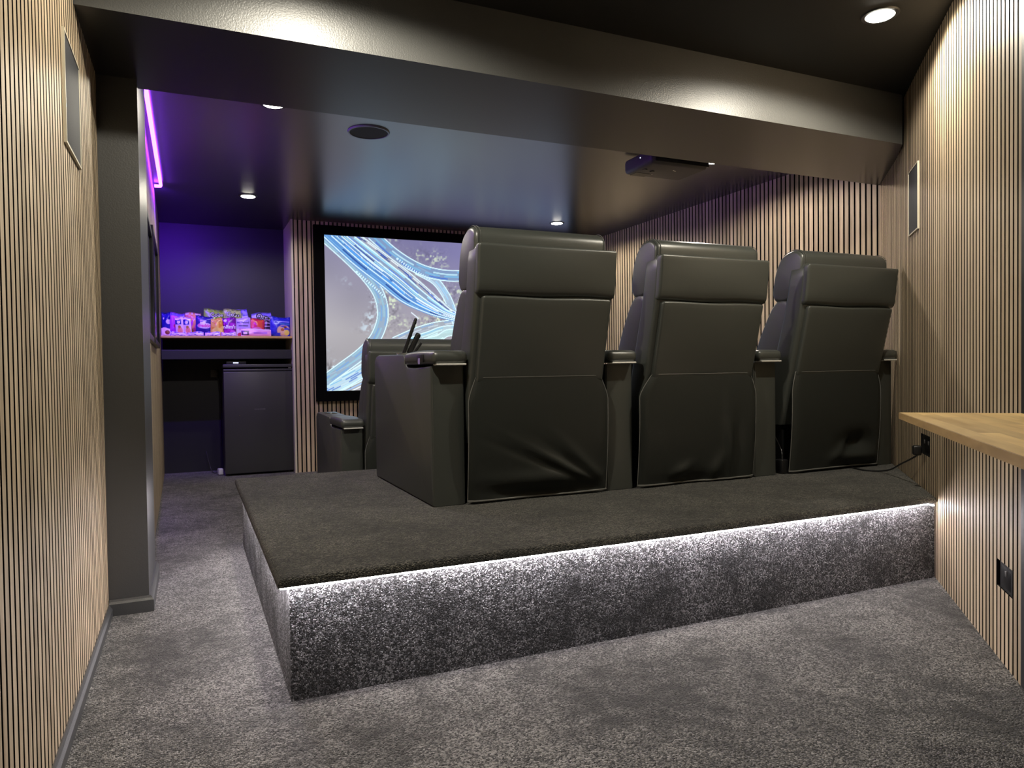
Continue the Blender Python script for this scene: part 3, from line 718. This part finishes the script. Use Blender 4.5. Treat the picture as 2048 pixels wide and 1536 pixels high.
bag('biscuit_pack', .390, .520, zs, .172, yf1+.01, 'lilac and white square pack with rows of small print', painter(hexc(198, 170, 245), (rect(0, 1, 0, .42), hexc(240, 215, 245)), (rect(.2, .82, .55, .60), hexc(75, 55, 110)), (blob(.3, .1, .2, .12), hexc(215, 60, 100))), .04, .08, crimp=False, group=G2,
    text=[('Be Natural', .024, .5, .76, M['text_purple'], 0, .001), ('Snacks', .03, .5, .40, M['text_pink'], 0, 0)])
bag('sweet_bag', .512, .640, zs, .165, yf1+.02, 'red and hot pink bag right of the lilac pack', painter(hexc(210, 30, 80), (speck(5, .5, 41), hexc(235, 90, 60)), (blob(.5, .35, .36, .2), hexc(240, 120, 190)), (rect(0, .06, 0, 1), hexc(150, 5, 40))), roll=-.03, group=G2)
bag('snack_bar_pack', .632, .694, zs, .165, yf1+.04, 'narrow dark striped pack between the red bag and blue bag', painter(hexc(50, 22, 70), (lambda u, v: np.sin(v*34)*2-.6, hexc(200, 170, 215))), .03, .1, group=G2)
bag('biscuit_bag', .684, .858, zs, .180, yf1-.03, 'bright blue bag with cookies pictured, right end of the shelf', painter(hexc(24, 30, 200), (blob(.28, .70, .17, .10), hexc(140, 150, 250)), (blob(.28, .70, .10, .055), hexc(24, 30, 200)), (rect(.45, .95, .74, .79), hexc(150, 150, 245)), (rect(.5, 1, .60, .68), hexc(60, 120, 200)), (blob(.68, .30, .36, .30), hexc(240, 200, 175)), (speck(8, .66, 43), hexc(60, 60, 220)), (blob(.85, .2, .14, .16), hexc(245, 225, 110)), (blob(.62, .34, .1, .08), hexc(190, 110, 70)), (blob(.75, .48, .09, .06), hexc(120, 60, 50))), roll=-.06, group=G2)
bag('chocolate_box', .430, .690, zs, .066, 6.945, 'long pink box lying in front of the red bag', painter(hexc(240, 165, 225), (rect(.02, .26, .15, .75), hexc(70, 30, 90)), (rect(.08, .21, .28, .58), hexc(240, 210, 240)), (rect(.42, .85, .3, .6), hexc(200, 130, 235)), (rect(0, 1, .86, 1), hexc(250, 215, 240))), .05, .2, crimp=False, group=G2)
for k, (xa, xb) in enumerate(((-.150, -.02), (-.012, .118), (.130, .255), (.262, .385))):
    nm = ('leftmost', 'second from the left', 'third from the left', 'rightmost')[k]
    bag('chocolate_bar', xa, xb, zs, .034, 6.925-.004*k, nm+' of the four pale wrapped bars lying along the shelf edge', painter(hexc(225, 180, 240), (speck(10, .52, 50+k), hexc(90, 60, 200)), (rect(.1, .9, .4, .6), WHITE)), .02, .3, group='wrapped bars along the shelf edge', nn=(26, 10))

# ------------------------------------------------------------------ framed posters on the aisle wall
wl = Vector((L1[0]-L0[0], L1[1]-L0[1], 0)).normalized(); wa = math.atan2(wl.y, wl.x)
def poster(y0, y1, z0, z1, label, seed):
    q = lambda y: L0[0]+(L1[0]-L0[0])*(y-L0[1])/(L1[1]-L0[1])
    yc = (y0+y1)/2; o = empty('framed_poster', (q(yc), yc, (z0+z1)/2), label, 'poster', 'framed posters on the aisle wall', wa)
    w = (y1-y0); h = z1-z0; bm = bmesh.new()
    for b_ in ((-w/2, -w/2+.03, -h/2, h/2), (w/2-.03, w/2, -h/2, h/2), (-w/2+.03, w/2-.03, -h/2, -h/2+.03), (-w/2+.03, w/2-.03, h/2-.03, h/2)):
        add_box(bm, b_[0], b_[1], -.024, -.001, b_[2], b_[3])
    link('frame', bm, M['plastic'], o)
    u, v = np.meshgrid(np.linspace(0, 1, 40), np.linspace(0, 1, 50), indexing='ij')
    c = np.array((.10, .09, .17))*(.6+.8*vnoise(u, v, 4, seed))[..., None]+np.array((.05, .03, .12))*np.clip(1-3*abs(v-.55), 0, 1)[..., None]
    grid_mesh('print', np.stack([(u-.5)*(w-.06), np.full_like(u, -.010), (v-.5)*(h-.06)], -1), c, M['poster'], o)
poster(3.86, 4.50, 1.10, 1.72, 'dark framed poster on the aisle wall nearest the pillar', 61)
poster(4.70, 5.72, 1.11, 1.80, 'dark framed poster on the aisle wall further from the pillar', 62)

# violet led tube along the ceiling edge of the aisle wall
tag(link('led_tube', tube([(-.166, 3.34, 2.305), (-.166, 4.5, 2.305), (-.165, 5.86, 2.305), (-.168, 5.885, 2.305), (-.18, 5.893, 2.305), (-.208, 5.895, 2.305)], .011, 10), M['led_violet'], None, 40), 'glowing violet led tube along the top of the aisle wall', 'led strip')

def tape(loc, rot, sx, sy, power, spread, col=(.24, .035, 1.)):
    ld = bpy.data.lights.new('led_tape', 'AREA'); ld.shape = 'RECTANGLE'; ld.size = sx; ld.size_y = sy; ld.energy = power; ld.color = col; ld.spread = R(spread)
    lo = bpy.data.objects.new('led_tape', ld); COL.objects.link(lo); lo.location = loc; lo.rotation_euler = rot
tape((-.172, 4.6, 2.290), (0, R(28), 0), .008, 2.5, 16, 80, (.20, .025, 1.))                     # the tape throws its light down the aisle wall
tape((-.150, 4.6, 2.306), (0, R(-108), 0), .008, 2.5, 4.5, 56)                     # and a little across the ceiling
tape((-.185, 5.91, 2.300), (R(62), 0, R(-6)), .05, .02, 11, 95, (.15, .018, 1.))                 # its return at the far end throws it into the alcove

# ------------------------------------------------------------------ wall speakers, ceiling speaker, projector
def speaker(loc, rz, w, h, label):
    o = empty('wall_speaker', loc, label, 'speaker', None, rz)
    bm = bmesh.new(); t = .006; d = .008
    for b_ in ((-w/2, -w/2+t, -h/2, h/2), (w/2-t, w/2, -h/2, h/2), (-w/2+t, w/2-t, -h/2, -h/2+t), (-w/2+t, w/2-t, h/2-t, h/2)):
        add_box(bm, b_[0], b_[1], -d, -.0005, b_[2], b_[3])
    f_ = link('frame', bm, M['cream'], o); f_['label'] = 'pale cream edge frame'
    link('grille', rbox(-w/2+t, w/2-t, -d+.002, -.002, -h/2+t, h/2-t, .003, 2), M['grille'], o, 40)
speaker((XL, 2.466, 1.728), pi/2, .30, .315, 'flush dark speaker with pale edge on the left slatted wall')
c_ = diag((s_of(3.333, 2.503)+s_of(3.170, 2.333))/2, 0, 1.730)
speaker(c_, pi/2-DA+pi, .240, .320, 'flush dark speaker with pale edge on the diagonal slatted wall')
cs = empty('ceiling_speaker', (.983, 4.195, ZC), 'round grey speaker grille set in the ceiling near the beam', 'speaker')
link('rim', ring(0, 0, -.008, 0, .110, .118, 56), mat('rim_grey', (.16, .17, .2), .35), cs, 40)
link('grille', disc(0, 0, -.005, 0, .110, .110, 56), M['grille'], cs, 40)

pj = empty('projector', (2.895, 3.93, ZC), 'dark ceiling projector hanging just behind the beam', 'projector')
def wpj(x, y, z): return (x, y, z+.018*max(0, (y+.05)/.2)**2*0)
link('case', rbox(-.225, .225, -.155, .165, -.112, -.018, .026, 4), M['plastic_grey'], pj, 40)
link('rear_panel', rbox(-.195, .222, -.158, -.15, -.098, -.03, .004, 2), M['plastic'], pj, 40)
link('mount_plate', rbox(-.09, .09, -.09, .09, -.022, 0, .004, 2), M['plastic'], pj, 40)
bm = bmesh.new(); add_box(bm, -.185, -.075, .075, .15, -.1135, -.110)
link('vent', bm, M['plastic'], pj)
for x_, y_ in ((-.17, .0), (-.10, .02)): link('adjuster_foot', disc(x_, y_, -.116, -.111, .016, .016, 18), M['plastic'], pj, 40)
for x_, y_ in ((-.06, .08), (.02, -.05), (.035, -.045)): link('screw', disc(x_, y_, -.1135, -.111, .005, .005, 12), M['chrome'], pj)
sl = link('status_light', disc(0, 0, 0, .002, .004, .004, 12), M['led_dot'], pj); sl.location = (-.2245, -.03, -.05); sl.rotation_euler = (0, -pi/2, 0)
ln = link('lens', disc(0, 0, 0, .012, .036, .034, 32), M['glass'], pj, 40); ln.location = (.11, .163, -.064); ln.rotation_euler = (-pi/2, 0, 0)

# ------------------------------------------------------------------ downlights
def downlight(x, y, label, power=90, size=169, blend=.3, col=(1., .925, .765), rad=.035):
    o = empty('downlight', (x, y, ZC), label, 'downlight', 'recessed downlights')
    link('trim_ring', ring(0, 0, -.005, 0, .054, .068, 40), M['plastic'], o, 40)
    rings = [[(r*math.cos(2*pi*k/36), r*math.sin(2*pi*k/36), z) for k in range(36)] for r, z in ((.054, 0), (.054, -.004), (.049, -.008), (.035, -.011), (.014, -.0125))]
    link('lens', loft(rings), M['lamp'], o, 60)
    ld = bpy.data.lights.new('downlight_beam', 'SPOT'); ld.energy = power; ld.color = col; ld.spot_size = R(size); ld.spot_blend = blend; ld.shadow_soft_size = rad
    lo = bpy.data.objects.new('downlight_beam', ld); COL.objects.link(lo); lo.parent = o; lo.location = (0, 0, -.022)
    return o
downlight(2.548, 2.043, 'lit downlight in the ceiling close to the diagonal slatted wall', 70)
downlight(.43, 2.03, 'lit downlight in the ceiling just above the frame, left of the beam face')
downlight(.449, 6.064, 'lit downlight in the ceiling in front of the snack alcove', 34)
downlight(3.247, 6.148, 'lit downlight in the ceiling above the right half of the screen', 60)
downlight(.425, 3.94, 'lit downlight half cut off by the far edge of the beam', 62)
downlight(3.28, 3.92, 'lit downlight beyond the beam near the right wall', 46, col=(1., .90, .80))

# ------------------------------------------------------------------ counter, sockets, cable on the diagonal wall
o = empty('bar_counter', diag(0, 0, .785), 'oak block worktop fixed to the diagonal slatted wall at right', 'counter', None, pi/2-DA)
ct0 = s_of(2.02, 1.395)
# local: x along the wall (away from the camera), y into the room
bmc = bmesh.new(); w_ = .305; n_ = 8
for i in range(n_):
    y0_, y1_ = .003+w_*i/n_, .003+w_*(i+1)/n_; x = ct0; k = 0; first = True
    while x > -1.55:
        ln_ = (.42+.3*rng.random())*(rng.random() if first else 1); first = False
        x2 = max(x-max(ln_, .12), -1.55); add_box(bmc, x2, x, y0_, y1_, -.018, 0, 0); x = x2
link('worktop', bmc, M['ply'], o)
bme = bmesh.new(); add_box(bme, -1.55, ct0, .003+w_, .003+w_+.004, -.019, -.0004); add_box(bme, ct0, ct0+.003, .003, .007+w_, -.019, -.0004)
link('edge_band', bme, M['ply_edge'], o)
for xx in (-.35, -1.2):
    link('bracket', rbox(xx-.02, xx+.02, .003, .25, -.030, -.0185, .003, 2), M['plastic'], o)
def socket(s, z, w, h, label, gang):
    o = empty('power_socket', diag(s, 0, z), label, 'socket', None, pi/2-DA)
    bm = bmesh.new(); add_box(bm, -w/2, w/2, -.0105, -.003, -h/2, h/2); link('back_box', bm, M['plastic'], o)
    link('face_plate', rbox(-w/2+.01, w/2-.01, -.0105, -.003, -h/2+.006, h/2-.006, .003, 2), M['plastic'], o, 40)
    for k in range(gang):
        link('switch', rbox(-w*.25*(gang-1)+k*w*.5-.008, -w*.25*(gang-1)+k*w*.5+.008, -.005, -.0005, .004, .022, .002, 2), M['plastic_grey'], o, 40)
    return o
socket(so, .555, .172, .09, 'black double power socket under the worktop, a plug in it', 2)
socket(s2, .270, .118, .082, 'black power socket low on the diagonal wall at the right edge', 1)
cb = empty('power_cable', diag(so, .0, .53), 'black power cable from the wall socket to the corner recliner', 'cable', None)
cb.location = (3.07, 2.235, .53)
pts = [(3.050, 2.236, .528), (3.053, 2.245, .515), (3.070, 2.275, .502), (3.112, 2.345, .472), (3.175, 2.44, .436), (3.24, 2.54, .395), (3.285, 2.63, .372), (3.275, 2.69, .3665), (3.265, 2.74, .3665), (3.285, 2.80, .3665), (3.31, 2.88, .368)]
link('cord', tube(catmull([(x-3.07, y-2.235, z-.53) for x, y, z in pts], 6), .0042, 8), M['plastic'], cb, 60)
pgm = Matrix.Translation((-.02, .001, .004)) @ Matrix.Rotation(pi/2-DA, 4, 'Z')
bm = rbox(-.02, .02, .0, .036, -.024, .02, .007, 3)
for v in bm.verts: v.co = pgm @ v.co
link('plug', bm, M['plastic'], cb, 40)
ad = empty('transformer', (2.83, 2.86, .362), 'black transformer block standing in the gap beside the corner recliner', 'adapter')
link('case', rbox(-.022, .022, -.02, .03, 0, .075, .006, 3), M['plastic'], ad, 40)
link('cord', tube(catmull([(0, 0, .07), (.005, .01, .10), (.015, .03, .13), (.0, .06, .2)], 6), .0035, 6), M['plastic'], ad, 60)

# ------------------------------------------------------------------ world, camera, view
w = bpy.data.worlds.new('World'); scene.world = w; w.use_nodes = True
w.node_tree.nodes['Background'].inputs[0].default_value = (.8, .85, 1, 1); w.node_tree.nodes['Background'].inputs[1].default_value = .004

cam = bpy.data.cameras.new('Camera'); co = bpy.data.objects.new('Camera', cam); COL.objects.link(co)
cam.sensor_width = 36; cam.sensor_fit = 'HORIZONTAL'; cam.lens = 36*1438.66/2048; cam.clip_start = .02
yaw, pitch, roll = R(24.11), R(1.2), R(-.77)
cy, sy, cp, sp = math.cos(yaw), math.sin(yaw), math.cos(pitch), math.sin(pitch)
F = Vector((sy*cp, cy*cp, -sp)); Rt = Vector((cy, -sy, 0)); Up = Rt.cross(F)
R2_, U2_ = Rt*math.cos(roll)+Up*math.sin(roll), Up*math.cos(roll)-Rt*math.sin(roll)
co.matrix_world = Matrix.Translation((0, 0, .93)) @ Matrix((R2_, U2_, -F)).transposed().to_4x4()
scene.camera = co
vs = scene.view_settings; vs.view_transform = 'Standard'; vs.look = 'None'; vs.gamma = 1; vs.exposure = 0; vs.use_curve_mapping = False
